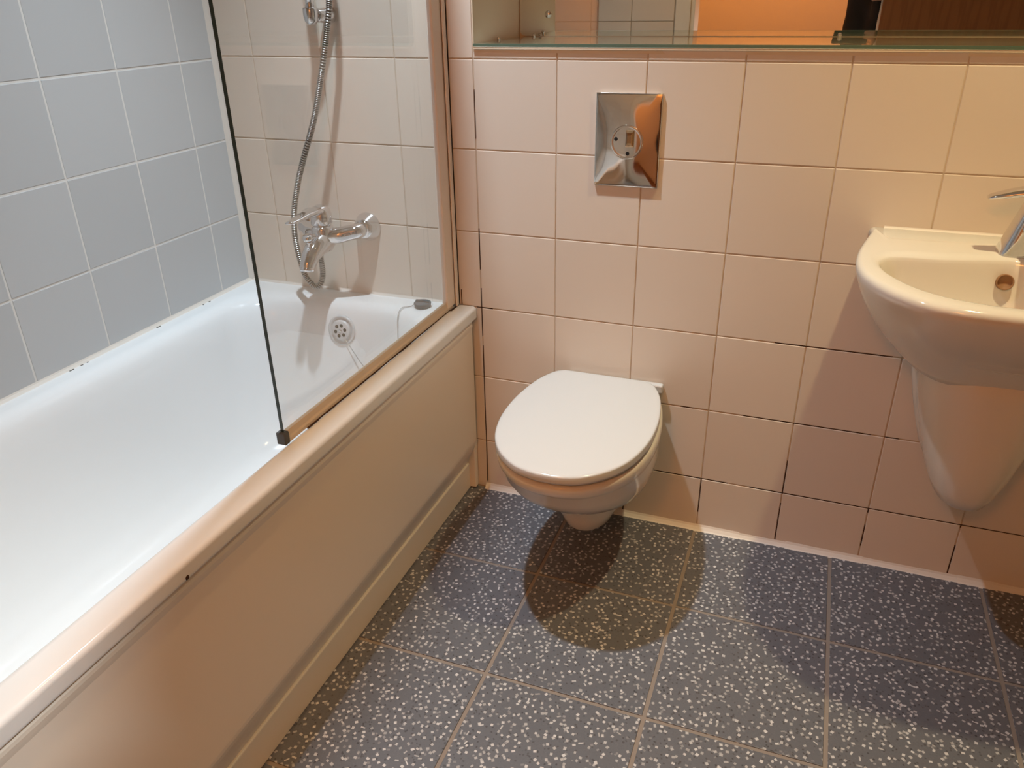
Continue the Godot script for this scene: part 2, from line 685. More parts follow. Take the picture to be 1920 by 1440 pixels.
# mould that has grown in some of the joints
func streaks():
	var st := sh()
	var v := func(i: int, y0: float, y1: float, w: float):
		var x: float = JX + i * TILE
		var y := y0
		while y < y1:
			var h := rng.randf_range(0.012, 0.05)
			if rng.randf() < 0.78:
				box(st, Vector3(x - w * rng.randf_range(0.3, 0.5), y, -0.0030), Vector3(x + w * rng.randf_range(0.3, 0.5), minf(y + h, y1), -0.0008))
			y += h
	var hz := func(j: int, x0: float, x1: float, w: float):
		var y := JY - j * TILE
		var x := x0
		while x < x1:
			var h := rng.randf_range(0.02, 0.07)
			if rng.randf() < 0.8:
				box(st, Vector3(x, y - w * rng.randf_range(0.3, 0.5), -0.0030), Vector3(minf(x + h, x1), y + w * rng.randf_range(0.3, 0.5), -0.0008))
			x += h
	v.call(0, 0.02, 0.79, 0.0028)
	v.call(0, 0.98, 1.09, 0.0012)
	for i in range(1, 9):
		v.call(i, 0.012, 0.155, 0.0026)
	v.call(4, 0.155, 0.25, 0.0024)
	hz.call(5, 0.9, 2.1, 0.0024)
	hz.call(4, 1.25, 1.75, 0.0018)
	hz.call(3, 0.705, 0.75, 0.003)
	hz.call(3, 1.45, 1.7, 0.0018)
	var o := obj("mould_stain", st, "mould", get_node("wall_back"))
	o.set_meta("kind", "stuff")
	st = sh()
	for q in [[-1, 0.59, 0.735, 0.0024], [-2, 0.565, 0.72, 0.0032], [-3, 0.60, 0.66, 0.003], [-2, 1.16, 1.235, 0.003], [-3, 0.66, 0.76, 0.0012]]:
		v.call(q[0], q[1], q[2], q[3])
	o = obj("grey_stain", st, "grey_mould", get_node("wall_back"))
	o.set_meta("kind", "stuff")


func bead(st: SurfaceTool, a: Vector3, b: Vector3, u: Vector3, v: Vector3, r: float):
	# a concave-fillet strip of sealant in the corner between directions u and v
	var prof := PackedVector2Array([Vector2(0, 0), Vector2(r, 0), Vector2(r * 0.62, r * 0.2), Vector2(r * 0.2, r * 0.62), Vector2(0, r)])
	extrude(st, prof, a, u, v, b - a)


func trims():
	var s := sh()
	var x := 0.715
	while x < ROOM[0]:
		var w := minf(rng.randf_range(0.05, 0.12), ROOM[0] - x)
		var r := rng.randf_range(0.0125, 0.0155)
		bead(s, Vector3(x, -0.001, 0), Vector3(x + w, -0.001, 0), Vector3(0, 0, 1), Vector3.UP, r)
		x += w
	struct("trim_1", s, "sealant", "bead of white sealant between tiled wall and floor", "sealant")
	s = sh()
	bead(s, Vector3(0, 0.556, 0), Vector3(0, 1.955, 0), Vector3(1, 0, 0), Vector3(0, 0, 1), 0.011)
	struct("trim_2", s, "sealant", "upright bead of sealant in the corner above the bath", "sealant")
	s = sh()
	bead(s, Vector3(0, 0.5575, 0), Vector3(0, 0.5575, 1.74), Vector3(1, 0, 0), Vector3.UP, 0.009)
	var long_bead := struct("trim_3", s, "sealant", "bead of sealant along the bath below the grey tiles", "sealant")
	s = sh()
	for zz in [0.19, 0.215, 0.375, 0.60, 0.615, 0.64, 0.99]:
		box(s, Vector3(0.0075, 0.5578, zz), Vector3(0.0105, 0.5592, zz + rng.randf_range(0.004, 0.014)), 0.0004)
	obj("mould_speck", s, "grey_mould", long_bead).set_meta("kind", "stuff")
	s = sh()
	bead(s, Vector3(0, 0.5575, 0), Vector3(0.625, 0.5575, 0), Vector3(0, 0, 1), Vector3.UP, 0.007)
	struct("trim_4", s, "sealant", "bead of sealant along the tap end of the bath", "sealant")


func doorway():
	var d := Node3D.new()
	d.name = "door_1"
	add_child(d)
	tag(d, "open doorway with white frame, seen in the mirror", "door", "", "structure")
	var z: float = DOOR[3]
	for s in 2:
		var st := sh()
		var x: float = DOOR[s]
		var o := -1.0 if s == 0 else 1.0
		if s == 0:
			box(st, Vector3(x, 0, z - 0.012), Vector3(x + o * 0.07, DOOR[2] + 0.07, z), 0.003)
		box(st, Vector3(x, 0, z - 0.001), Vector3(x - o * 0.02, DOOR[2], z + 0.13), 0.003)
		obj("door_jamb", st, "frame_paint", d)
	var st := sh()
	box(st, Vector3(DOOR[0], DOOR[2], z - 0.012), Vector3(DOOR[1], DOOR[2] + 0.07, z), 0.003)
	obj("door_head", st, "frame_paint", d)
	var lf := sh()
	box(lf, Vector3(1.652, 0.008, z - 0.06), Vector3(2.42, 2.02, z - 0.02), 0.002)
	var leaf := obj("door_leaf", lf, "door_wood", d)
	var hs := sh()
	lathe(hs, Vector3(2.36, 1.0, z - 0.06), Vector3(0, 0, -1), [[0.024, 0.0], [0.024, 0.006], [0.009, 0.008], [0.009, 0.045], [0.0, 0.046]], 20)
	tube(hs, PackedVector3Array([Vector3(2.36, 1.0, z - 0.1), Vector3(2.24, 1.0, z - 0.1)]), 0.008, 12)
	obj("door_handle", hs, "chrome", leaf)


# ---------------------------------------------------------------- bath
func bathtub():
	var b := thing("bathtub", "white built-in bath with rounded inside, along the grey tiled wall", "bath", Vector3(0.35, 0, 0.87))
	var st := sh()
	var z1 := 1.74
	var rings := [
		rrect(0.002, 0.686, 0.002, z1, 0.004, 0.526), rrect(0.002, 0.704, 0.002, z1, 0.006, 0.526), rrect(0.002, 0.7062, 0.002, z1, 0.006, 0.527), rrect(0.002, 0.707, 0.002, z1, 0.006, 0.529), rrect(0.002, 0.707, 0.002, z1, 0.006, 0.532),
		rrect(0.002, 0.707, 0.002, z1, 0.006, 0.549), rrect(0.002, 0.7068, 0.002, z1, 0.006, 0.5515), rrect(0.002, 0.7058, 0.002, z1, 0.006, 0.5545), rrect(0.003, 0.7035, 0.003, z1, 0.006, 0.557), rrect(0.003, 0.7005, 0.003, z1, 0.006, 0.558), rrect(0.006, 0.697, 0.006, z1 - 0.003, 0.006, 0.5582),
		rrect(0.036, 0.661, 0.050, 1.67, 0.11, 0.5582), rrect(0.043, 0.657, 0.060, 1.662, 0.115, 0.5578), rrect(0.052, 0.652, 0.070, 1.656, 0.122, 0.556), rrect(0.067, 0.645, 0.084, 1.648, 0.13, 0.550),
		rrect(0.076, 0.639, 0.092, 1.638, 0.135, 0.538), rrect(0.084, 0.634, 0.099, 1.625, 0.14, 0.52), rrect(0.093, 0.626, 0.108, 1.60, 0.145, 0.48),
		rrect(0.105, 0.614, 0.122, 1.55, 0.15, 0.40), rrect(0.12, 0.60, 0.14, 1.49, 0.155, 0.31), rrect(0.137, 0.583, 0.165, 1.43, 0.155, 0.23), rrect(0.155, 0.565, 0.195, 1.38, 0.15, 0.18), rrect(0.19, 0.53, 0.24, 1.32, 0.14, 0.155), rrect(0.25, 0.47, 0.31, 1.2, 0.1, 0.150),
	]
	loft(st, rings, false, true, 1, 1)
	obj("shell", st, "acrylic", b)
	# overflow on the sloping tap end
	var oc := Vector3(0.357, 0.487, 0.1065)
	var ax := Vector3(0, 0.17, 1).normalized()
	var f := sh()
	lathe(f, oc, ax, [[0.041, -0.004], [0.041, 0.002], [0.039, 0.004], [0.036, 0.0042], [0.0325, 0.0015], [0.0285, 0.001], [0.0270, 0.0075], [0.0255, 0.009], [0.018, 0.0094], [0.0, 0.0095]], 40)
	var fo := obj("overflow", f, "acrylic", b)
	fo.material_override = M["chrome_white"] if M.has("chrome_white") else M["seat"]
	var u := ax.cross(Vector3.RIGHT).normalized()
	for k in 6:
		var t := TAU * (k + 0.25) / 6
		var h := sh()
		lathe(h, oc + (Vector3.RIGHT * cos(t) + u * sin(t)) * 0.0145, ax, [[0.0048, 0.006], [0.0048, 0.0099], [0.0043, 0.0101]], 14)
		obj("drain_hole", h, "dark_hole", fo)
	var sc := sh()
	lathe(sc, oc, ax, [[0.005, 0.007], [0.005, 0.0105], [0.004, 0.0115], [0.0, 0.0118]], 14)
	obj("screw", sc, "chrome", fo)


func bath_panel():
	var p := thing("bath_cladding", "cream moulded front panel below the rim of the bath", "bath cladding", Vector3(0.68, 0, 0.87))
	var st := sh()
	var prof := PackedVector2Array([Vector2(0.655, 0.5225), Vector2(0.690, 0.5225), Vector2(0.6975, 0.5205), Vector2(0.7005, 0.5155), Vector2(0.7010, 0.510), Vector2(0.6998, 0.503), Vector2(0.6985, 0.497), Vector2(0.698, 0.172), Vector2(0.6972, 0.163), Vector2(0.6945, 0.152), Vector2(0.689, 0.136), Vector2(0.680, 0.114), Vector2(0.671, 0.092), Vector2(0.664, 0.074), Vector2(0.662, 0.060), Vector2(0.662, 0.004), Vector2(0.655, 0.004)])
	extrude(st, prof, Vector3(0, 0, 0.022), Vector3.RIGHT, Vector3.UP, Vector3(0, 0, 1.716))
	obj("panel_face", st, "panel", p)
	st = sh()
	box(st, Vector3(0.655, 0.004, 0.002), Vector3(0.692, 0.5215, 0.022), 0.003)
	obj("end_return", st, "panel", p)
	st = sh()
	for q in [[0.6945, 0.36, 0.83], [0.6945, 0.20, 1.18], [0.6946, 0.41, 1.27]]:
		lathe(st, Vector3(q[0] + 0.0028, q[1], q[2]), Vector3.RIGHT, [[0.0016, 0.0], [0.0014, 0.0006], [0.0, 0.001]], 8)
	lathe(st, Vector3(0.7062, 0.531, 1.095), Vector3.RIGHT, [[0.0045, 0.0], [0.004, 0.0008], [0.0, 0.001]], 8)
	var s := obj("dirt_speck", st, "mould", p)
	s.set_meta("kind", "stuff")
	var k := sh()
	box(k, Vector3(0.6625, 0.0, 0.004), Vector3(0.6730, 0.083, 1.738), 0.0025)
	tag(obj("plinth_strip", k, "panel"), "white plinth strip on the floor along the foot of the bath panel", "plinth")


func screen():
	var s := thing("bath_screen", "clear glass bath screen standing on the bath rim at the tap end", "shower screen", Vector3(0.645, 0.56, 0.4))
	var g := sh()
	box(g, Vector3(0.642, 0.572, 0.05), Vector3(0.648, 1.95, 0.7600))
	obj("glass_pane", g, "glass", s)
	var e := sh()
	box(e, Vector3(0.6418, 0.572, 0.7602), Vector3(0.6482, 1.95, 0.7616), 0.0004)
	obj("glass_edge", e, "glass_edge", s)
	var b := sh()
	var prof := PackedVector2Array([Vector2(0.637, 0.5605), Vector2(0.6535, 0.5605), Vector2(0.6535, 0.567), Vector2(0.651, 0.571), Vector2(0.649, 0.5815), Vector2(0.641, 0.5815), Vector2(0.637, 0.568)])
	extrude(b, prof, Vector3(0, 0, 0.035), Vector3.RIGHT, Vector3.UP, Vector3(0, 0, 0.721))
	obj("bottom_seal", b, "seal", s)
	var c := sh()
	box(c, Vector3(0.6355, 0.5588, 0.754), Vector3(0.6545, 0.5835, 0.7685), 0.002)
	obj("end_cap", c, "cap_grey", s)
	var w := sh()
	box(w, Vector3(0.634, 0.5595, 0.0), Vector3(0.6595, 1.96, 0.010), 0.002)
	box(w, Vector3(0.632, 0.5595, 0.0), Vector3(0.636, 1.96, 0.026), 0.0015)
	box(w, Vector3(0.6555, 0.5595, 0.0), Vector3(0.6595, 1.96, 0.022), 0.0015)
	obj("wall_channel", w, "profile", s)
	var v := sh()
	box(v, Vector3(0.6378, 0.565, 0.010), Vector3(0.6535, 1.955, 0.0640), 0.0025)
	obj("pivot_post", v, "profile", s)
	var m := sh()
	var z := 0.05
	while z < 0.70:
		var l := rng.randf_range(0.02, 0.06)
		var wd := rng.randf_range(0.0008, 0.0022) * (1.4 if z > 0.2 else 0.7)
		box(m, Vector3(0.6530, 0.5586, z), Vector3(0.6534 + wd, 0.5608, minf(z + l, 0.70)))
		z += l
	box(m, Vector3(0.6545, 0.5588, 0.0), Vector3(0.659, 0.5602, 0.055))
	box(m, Vector3(0.6636, 0.5588, 0.0), Vector3(0.6655, 0.60, 0.002))
	var mo := obj("mould_line", m, "mould", s)
	mo.set_meta("kind", "stuff")


func mixer():
	var c := Vector3(0.318, 0.735, 0.082)
	var t := thing("bath_mixer_tap", "chrome bath mixer tap on the tiled wall behind the glass screen", "tap", c)
	for s in [1, -1]:
		var x: float = c.x + s * 0.086
		var f := sh()
		lathe(f, Vector3(x, 0.745, 0.0), Vector3(0, 0, 1), [[0.0375, 0.0], [0.0375, 0.003], [0.036, 0.006], [0.0275, 0.026], [0.0235, 0.034], [0.021, 0.036], [0.0, 0.036]], 36)
		obj("wall_flange", f, "chrome", t)
		var b := sh()
		var path := curve([Vector3(x, 0.745, 0.028), Vector3(x - s * 0.006, 0.744, 0.046), Vector3(x - s * 0.024, 0.741, 0.058), Vector3(c.x + s * 0.035, 0.736, 0.074), Vector3(c.x, 0.733, 0.082)], 0.006)
		var rad := []
		for i in path.size():
			rad.append(lerpf(0.0185, 0.0225, i / float(path.size() - 1)))
		tube(b, path, rad, 20)
		obj("inlet_arm", b, "chrome", t)
	var st := sh()
	lathe(st, c + Vector3(0, -0.032, 0), Vector3.UP, [[0.010, -0.010], [0.020, -0.006], [0.0275, 0.006], [0.029, 0.03], [0.0285, 0.052], [0.0255, 0.060], [0.0225, 0.0605], [0.0225, 0.0625], [0.0, 0.0625]], 36)
	obj("body", st, "chrome", t)
	# spout, forward and down
	var sp := sh()
	var pts := curve([c + Vector3(0, -0.010, 0.0), c + Vector3(0, -0.018, 0.030), c + Vector3(-0.001, -0.032, 0.058), c + Vector3(-0.002, -0.052, 0.078), c + Vector3(-0.002, -0.062, 0.084)], 0.006)
	var rr := []
	for i in pts.size():
		rr.append(lerpf(0.031, 0.0185, i / float(pts.size() - 1)))
	tube(sp, pts, rr, 24)
	lathe(sp, pts[pts.size() - 1], Vector3(0, -1, 0.3), [[0.0185, -0.002], [0.0185, 0.004], [0.0165, 0.008], [0.0135, 0.008], [0.013, 0.003], [0.0, 0.003]], 24)
	obj("spout", sp, "chrome", t)
	var k := sh()
	lathe(k, c + Vector3(-0.001, -0.012, 0.058), Vector3(0, 1, 0.35), [[0.009, -0.01], [0.009, 0.006], [0.006, 0.010], [0.006, 0.016], [0.012, 0.019], [0.0135, 0.026], [0.011, 0.032], [0.0, 0.034]], 22)
	obj("diverter_knob", k, "chrome", t)
	# lever: domed cap that runs out into a flat blade
	var lv := sh()
	var o := c + Vector3(0, 0.0315, 0)
	lathe(lv, o, Vector3.UP, [[0.027, 0.0], [0.0285, 0.004], [0.028, 0.022], [0.025, 0.035], [0.018, 0.044], [0.008, 0.0485], [0.0, 0.049]], 32)
	var blade := []
	for q in [[0.0, 0.033, 0.023, 0.014], [0.03, 0.036, 0.021, 0.010], [0.06, 0.035, 0.018, 0.0075], [0.09, 0.031, 0.015, 0.0056], [0.112, 0.029, 0.012, 0.0044], [0.121, 0.0295, 0.007, 0.003]]:
		var ring := PackedVector3Array()
		for i in 16:
			var a := TAU * i / 16
			ring.append(o + Vector3(cos(a) * q[2] - q[0] * 0.12, q[1] + sin(a) * q[3], q[0]))
		blade.append(ring)
	loft(lv, blade, true, true, 1, 1)
	obj("lever", lv, "chrome", t)


func hose():
	var t := thing("shower_hose", "ribbed metal shower hose looping below the bath mixer tap", "hose", Vector3(0.306, 0.6, 0.09))
	var path := curve([Vector3(0.310, 0.704, 0.088), Vector3(0.3075, 0.680, 0.09), Vector3(0.3095, 0.640, 0.092), Vector3(0.303, 0.611, 0.096), Vector3(0.288, 0.6005, 0.10), Vector3(0.272, 0.613, 0.102), Vector3(0.256, 0.645, 0.103), Vector3(0.244, 0.722, 0.10), Vector3(0.2465, 0.79, 0.094), Vector3(0.262, 0.86, 0.085), Vector3(0.284, 0.923, 0.078), Vector3(0.327, 1.025, 0.071), Vector3(0.365, 1.146, 0.066), Vector3(0.386, 1.225, 0.063), Vector3(0.398, 1.28, 0.062), Vector3(0.407, 1.38, 0.065), Vector3(0.405, 1.50, 0.075), Vector3(0.385, 1.62, 0.09), Vector3(0.357, 1.70, 0.10)], 0.0018)
	var rad := PackedFloat32Array()
	for i in path.size():
		rad.append([0.0081, 0.0081, 0.0048, 0.0046][i % 4])
	var st := sh()
	tube(st, path, rad, 12)
	obj("ribbed_tube", st, "hose_metal", t)
	var co := sh()
	tube(co, path, 0.0064, 10)
	obj("inner_tube", co, "hose_core", t)
	var n := sh()
	lathe(n, Vector3(0.3115, 0.716, 0.087), Vector3(-0.1, -1, 0.05), [[0.0105, -0.006], [0.0105, 0.012], [0.0095, 0.024], [0.008, 0.026], [0.0, 0.026]], 18)
	obj("hose_nut", n, "chrome", t)


func rail():
	var t := thing("shower_rail", "upright chrome shower rail fixed to the wall above the bath tap", "shower rail", Vector3(0.345, 1.245, 0.05))
	var x := 0.342
	var z := 0.058
	for y in [1.248, 1.86]:
		var b := sh()
		lathe(b, Vector3(x + 0.02, y, 0), Vector3(-0.02, 0, z).normalized(), [[0.017, 0.0], [0.017, 0.02], [0.015, 0.04], [0.013, 0.055], [0.0, 0.055]], 24)
		var e := 1.0 if y < 1.5 else -1.0
		lathe(b, Vector3(x, y - 0.019 * e, z), Vector3(0, e, 0), [[0.004, -0.001], [0.011, 0.001], [0.0155, 0.008], [0.0175, 0.02], [0.0175, 0.034], [0.0165, 0.036], [0.0, 0.036]], 28)
		obj("bracket", b, "chrome", t)
	var r := sh()
	lathe(r, Vector3(x, 1.255, z), Vector3.UP, [[0.0105, 0.0], [0.0105, 0.60], [0.0, 0.60]], 24)
	obj("rail_tube", r, "chrome", t)
	var h := sh()
	box(h, Vector3(x - 0.018, 1.69, z - 0.016), Vector3(x + 0.018, 1.735, z + 0.03), 0.006)
	obj("slider", h, "chrome", t)
	var hd := thing("hand_shower", "chrome hand shower held on the shower rail", "hand shower", Vector3(x, 1.70, 0.10))
	var g := sh()
	tube(g, curve([Vector3(0.357, 1.70, 0.10), Vector3(0.352, 1.76, 0.107), Vector3(0.348, 1.84, 0.125), Vector3(0.345, 1.885, 0.15)], 0.02), 0.0115, 16)
	obj("handle", g, "chrome", hd)
	g = sh()
	lathe(g, Vector3(0.345, 1.90, 0.150), Vector3(0, -0.6, 1), [[0.012, -0.012], [0.034, -0.004], [0.037, 0.006], [0.034, 0.012], [0.0, 0.013]], 28)
	obj("spray_face", g, "chrome", hd)


func plug():
	var t := thing("bath_plug", "grey rubber bath plug lying on the bath ledge on its thin chain", "plug", Vector3(0.574, 0.558, 0.05))
	var c := Vector3(0.574, 0.5585, 0.0495)
	var s := sh()
	lathe(s, c, Vector3.UP, [[0.019, 0.0], [0.0205, 0.002], [0.0225, 0.010], [0.0225, 0.012], [0.021, 0.0135], [0.0, 0.0138]], 32)
	var so := obj("stopper", s, "rubber", t)
	s = sh()
	box(s, c + Vector3(-0.019, 0.0125, -0.0025), c + Vector3(0.019, 0.0185, 0.0025), 0.0012)
	obj("grip", s, "rubber", so)
	var k := sh()
	tube(k, curve([c + Vector3(-0.018, 0.015, 0.004), Vector3(0.548, 0.5612, 0.057), Vector3(0.536, 0.5592, 0.064), Vector3(0.526, 0.5592, 0.074), Vector3(0.5245, 0.551, 0.092), Vector3(0.528, 0.53, 0.108), Vector3(0.533, 0.47, 0.128), Vector3(0.525, 0.41, 0.16), Vector3(0.49, 0.375, 0.163), Vector3(0.44, 0.40, 0.142), Vector3(0.40, 0.435, 0.127), Vector3(0.374, 0.464, 0.1185), Vector3(0.361, 0.478, 0.116)], 0.006), 0.0011, 6)
	obj("chain", k, "chrome", t)


# ---------------------------------------------------------------- mirror niche
func mirror_and_shelf():
	var nx0: float = NICHE[0]
	var nx1: float = NICHE[1]
	var y0: float = NICHE[2]
	var y1: float = NICHE[3]
	var d: float = NICHE[4]
	var r := sh()
	box(r, Vector3(nx0 - 0.001, y0, d), Vector3(nx0 + 0.002, y1, 0.0))
	box(r, Vector3(nx1 - 0.002, y0, d), Vector3(nx1 + 0.001, y1, 0.0))
	box(r, Vector3(nx0, y0 - 0.001, d), Vector3(nx1, y0 + 0.009, 0.0))
	box(r, Vector3(nx0, y1 - 0.002, d), Vector3(nx1, y1 + 0.001, 0.0))
	box(r, Vector3(nx0 + 0.002, 1.1765, -0.03), Vector3(nx1 - 0.002, 1.1805, 0.0062))
	obj("niche_lining", r, "reveal", get_node("wall_back"))
	var m := thing("wall_mirror", "wide frameless mirror set back in the wall niche above the glass shelf", "mirror", Vector3(1.5, 1.19, d + 0.004))
	var g := sh()
	var ring0 := PackedVector3Array()
	var ring1 := PackedVector3Array()
	for q in rrect(nx0 + 0.005, nx1 - 0.005, -1.745, -1.189, 0.012, 0.0, 5):
		ring0.append(Vector3(q.x, -q.z, d + 0.0005))
		ring1.append(Vector3(q.x, -q.z, d + 0.005))
	loft(g, [ring0, ring1], true, true, -1)
	obj("mirror_glass", g, "mirror", m)
	for p in [Vector2(0.835, 1.2385), Vector2(2.25, 1.2385)]:
		var c := sh()
		lathe(c, Vector3(p.x - 0.035, p.y, d + 0.005), Vector3(0, 0, 1), [[0.0085, -0.001], [0.0085, 0.002], [0.0065, 0.0042], [0.0, 0.005]], 18)
		obj("screw_cap", c, "chrome", m)
	var s := thing("glass_shelf", "green-edged clear glass shelf below the mirror", "shelf", Vector3(1.5, 1.18, -0.15))
	var b := sh()
	box(b, Vector3(nx0 + 0.003, 1.1815, d + 0.012), Vector3(nx1 - 0.003, 1.1875, 0.0058))
	obj("glass_sheet", b, "shelf_glass", s)
	b = sh()
	box(b, Vector3(nx0 + 0.003, 1.1813, 0.0059), Vector3(nx1 - 0.003, 1.1877, 0.0072), 0.0004)
	obj("glass_edge", b, "shelf_edge", s)
	for q in [[nx0 + 0.010, -0.135], [nx0 + 0.05, d + 0.03], [1.49, d + 0.02]]:
		var c := sh()
		lathe(c, Vector3(q[0], 1.1875, q[1]), Vector3.UP, [[0.004, -0.0085], [0.004, 0.001], [0.0048, 0.003], [0.0045, 0.006], [0.0025, 0.0075], [0.0, 0.0078]], 14)
		obj("shelf_stud", c, "chrome", s)


func flush_plate():
	var cx := 1.0845
	var cy := 0.992
	var t := thing("flush_plate", "chrome toilet flush plate with round button on the tiled wall", "flush plate", Vector3(cx, cy - 0.1, 0))
	var w := 0.0725
	var h := 0.0995
	var st := sh()
	var rings := []
	var n := 12
	for q in [[1.0, 0.0], [1.0, 0.007], [0.995, 0.0083], [0.985, 0.0088], [0.95, 0.0094], [0.88, 0.0104], [0.8, 0.0116], [0.7, 0.0128], [0.6, 0.0138], [0.5, 0.0145], [0.4, 0.0150], [0.25, 0.0154], [0.1, 0.0156]]:
		var ring := PackedVector3Array()
		var a: float = q[0]
		var ww := w - (1.0 - a) * w
		var hh := h - (1.0 - a) * h
		for side in 4:
			for k in n:
				var f := -1.0 + 2.0 * k / n
				var p := Vector2([f, 1.0, -f, -1.0][side] * ww, [-1.0, f, 1.0, -f][side] * hh)
				var dir := Vector2(p.x / w, p.y / h)
				var el := dir.normalized() * a
				var k2 := clampf((0.985 - a) * 3.0, 0.0, 1.0)
				p = p.lerp(Vector2(el.x * w, el.y * h), k2)
				ring.append(Vector3(cx + p.x, cy + p.y, q[1]))
		rings.append(ring)
	loft(st, rings, true, true, 1, 1)
	obj("plate", st, "plate_chrome", t)
	var b := sh()
	var c := Vector3(cx + 0.0005, cy - 0.0015, 0.013)
	lathe(b, c, Vector3(0, 0, 1), [[0.0365, -0.004], [0.0365, 0.0025], [0.035, 0.0035], [0.030, 0.0018], [0.018, -0.0002], [0.0, -0.0012]], 48)
	var bo := obj("button", b, "plate_chrome", t)
	var k := sh()
	var o := c + Vector3(0.007, 0.008, -0.001)
	var rg := []
	for q in [[0.010, 0.019, 0.0], [0.0095, 0.018, 0.004], [0.006, 0.013, 0.010], [0.0045, 0.008, 0.012]]:
		rg.append(PackedVector3Array([o + Vector3(-q[0], -q[1], q[2]), o + Vector3(q[0], -q[1], q[2]), o + Vector3(q[0], q[1], q[2]), o + Vector3(-q[0], q[1], q[2])]))
	loft(k, rg, true, true, -1)
	obj("button_tab", k, "brass", bo)
	for p in [Vector2(-0.024, 0.006), Vector2(0.003, -0.024)]:
		var s := sh()
		lathe(s, c + Vector3(p.x, p.y, 0.0), Vector3(0, 0, 1), [[0.0042, -0.002], [0.0042, 0.0024], [0.0034, 0.0026]], 16)
		obj("screw_hole", s, "dark_hole", bo)


# ---------------------------------------------------------------- toilet
const LID := [Vector2(0, 0.022), Vector2(0.09, 0.022), Vector2(0.116, 0.028), Vector2(0.136, 0.054), Vector2(0.156, 0.105), Vector2(0.170, 0.18), Vector2(0.1745, 0.25), Vector2(0.170, 0.32), Vector2(0.153, 0.39), Vector2(0.122, 0.446), Vector2(0.075, 0.489), Vector2(0.03, 0.505), Vector2(0, 0.507)]

func lid_ring(y: float, sx: float, zf: float, zb: float, cx: float) -> PackedVector3Array:
	var half := []
	for q in LID:
		half.append(Vector2(q.x * sx, lerpf(zb, zf, (q.y - 0.022) / 0.485)))
	return outline(half, 40, y, cx)


func toilet():
	var cx := 1.06
	var t := thing("toilet", "white wall-hung toilet with its lid closed, between bath and basin", "toilet", Vector3(cx, 0.08, 0.2))
	var b := sh()
	var rings := []
	for q in [[0.208, 0.36, 0.232, 0.0], [0.210, 0.50, 0.262, 0.0], [0.217, 0.66, 0.306, 0.0], [0.231, 0.80, 0.351, 0.0], [0.256, 0.905, 0.394, 0.0], [0.288, 0.962, 0.432, 0.0], [0.318, 0.988, 0.459, 0.0], [0.350, 0.997, 0.477, 0.0], [0.3565, 1.0, 0.484, 0.0], [0.364, 1.012, 0.491, 0.0], [0.380, 1.018, 0.497, 0.0], [0.388, 1.012, 0.4965, 0.0], [0.391, 0.995, 0.490, 0.002]]:
		rings.append(lid_ring(q[0], q[1], q[2], q[3], cx))
	loft(b, rings, true, true, 1, 1)
	obj("pan", b, "ceramic", t)
	var o := sh()
	rings = []
	for q in [[0.070, 0.14, 0.17, 0.03], [0.072, 0.235, 0.195, 0.022], [0.079, 0.305, 0.215, 0.015], [0.093, 0.37, 0.230, 0.008], [0.13, 0.455, 0.247, 0.002], [0.18, 0.52, 0.260, 0.0], [0.216, 0.55, 0.266, 0.0]]:
		rings.append(lid_ring(q[0], q[1], q[2], q[3], cx))
	loft(o, rings, true, true, 1, 1)
	obj("outlet", o, "ceramic", t)
	var s := sh()
	loft(s, [lid_ring(0.392, 0.95, 0.486, 0.03, cx), lid_ring(0.3930, 0.965, 0.491, 0.026, cx), lid_ring(0.399, 0.968, 0.492, 0.026, cx), lid_ring(0.4025, 0.96, 0.489, 0.028, cx)], true, true, 1, 1)
	obj("seat", s, "seat", t)
	var l := sh()
	loft(l, [lid_ring(0.4035, 0.975, 0.497, 0.026, cx), lid_ring(0.4035, 0.99, 0.503, 0.023, cx), lid_ring(0.4050, 0.9985, 0.5065, 0.0222, cx), lid_ring(0.4075, 1.0, 0.507, 0.022, cx), lid_ring(0.4195, 1.0, 0.507, 0.022, cx), lid_ring(0.4215, 0.998, 0.506, 0.0225, cx), lid_ring(0.4232, 0.990, 0.503, 0.0245, cx), lid_ring(0.4240, 0.978, 0.498, 0.028, cx), lid_ring(0.4246, 0.94, 0.482, 0.038, cx), lid_ring(0.4252, 0.6, 0.36, 0.12, cx), lid_ring(0.4255, 0.2, 0.27, 0.22, cx)], true, true, 1, 1)
	obj("lid", l, "seat", t)
	var h := sh()
	box(h, Vector3(cx - 0.10, 0.391, 0.002), Vector3(cx + 0.145, 0.414, 0.021), 0.004)
	obj("hinge_bar", h, "seat", t)


# ---------------------------------------------------------------- basin
const RIM := [Vector2(0, 0.0), Vector2(0.218, 0.0), Vector2(0.226, 0.012), Vector2(0.241, 0.085), Vector2(0.2555, 0.17), Vector2(0.2605, 0.245), Vector2(0.253, 0.31), Vector2(0.234, 0.36), Vector2(0.21, 0.399), Vector2(0.178, 0.433), Vector2(0.148, 0.453), Vector2(0.10, 0.466), Vector2(0.05, 0.470), Vector2(0, 0.471)]
const BOWL := [Vector2(0, 0.163), Vector2(0.10, 0.190), Vector2(0.19, 0.199), Vector2(0.213, 0.218), Vector2(0.222, 0.245), Vector2(0.216, 0.29), Vector2(0.196, 0.335), Vector2(0.165, 0.378), Vector2(0.125, 0.408), Vector2(0.08, 0.423), Vector2(0.04, 0.428), Vector2(0, 0.429)]

func scaled(half: Array, sx: float, zc: float, sz: float, dz := 0.0) -> Array:
	var out := []
	for q in half:
		out.append(Vector2(q.x * sx, maxf(zc + (q.y - zc) * sz + dz, 0.0)))
	return out


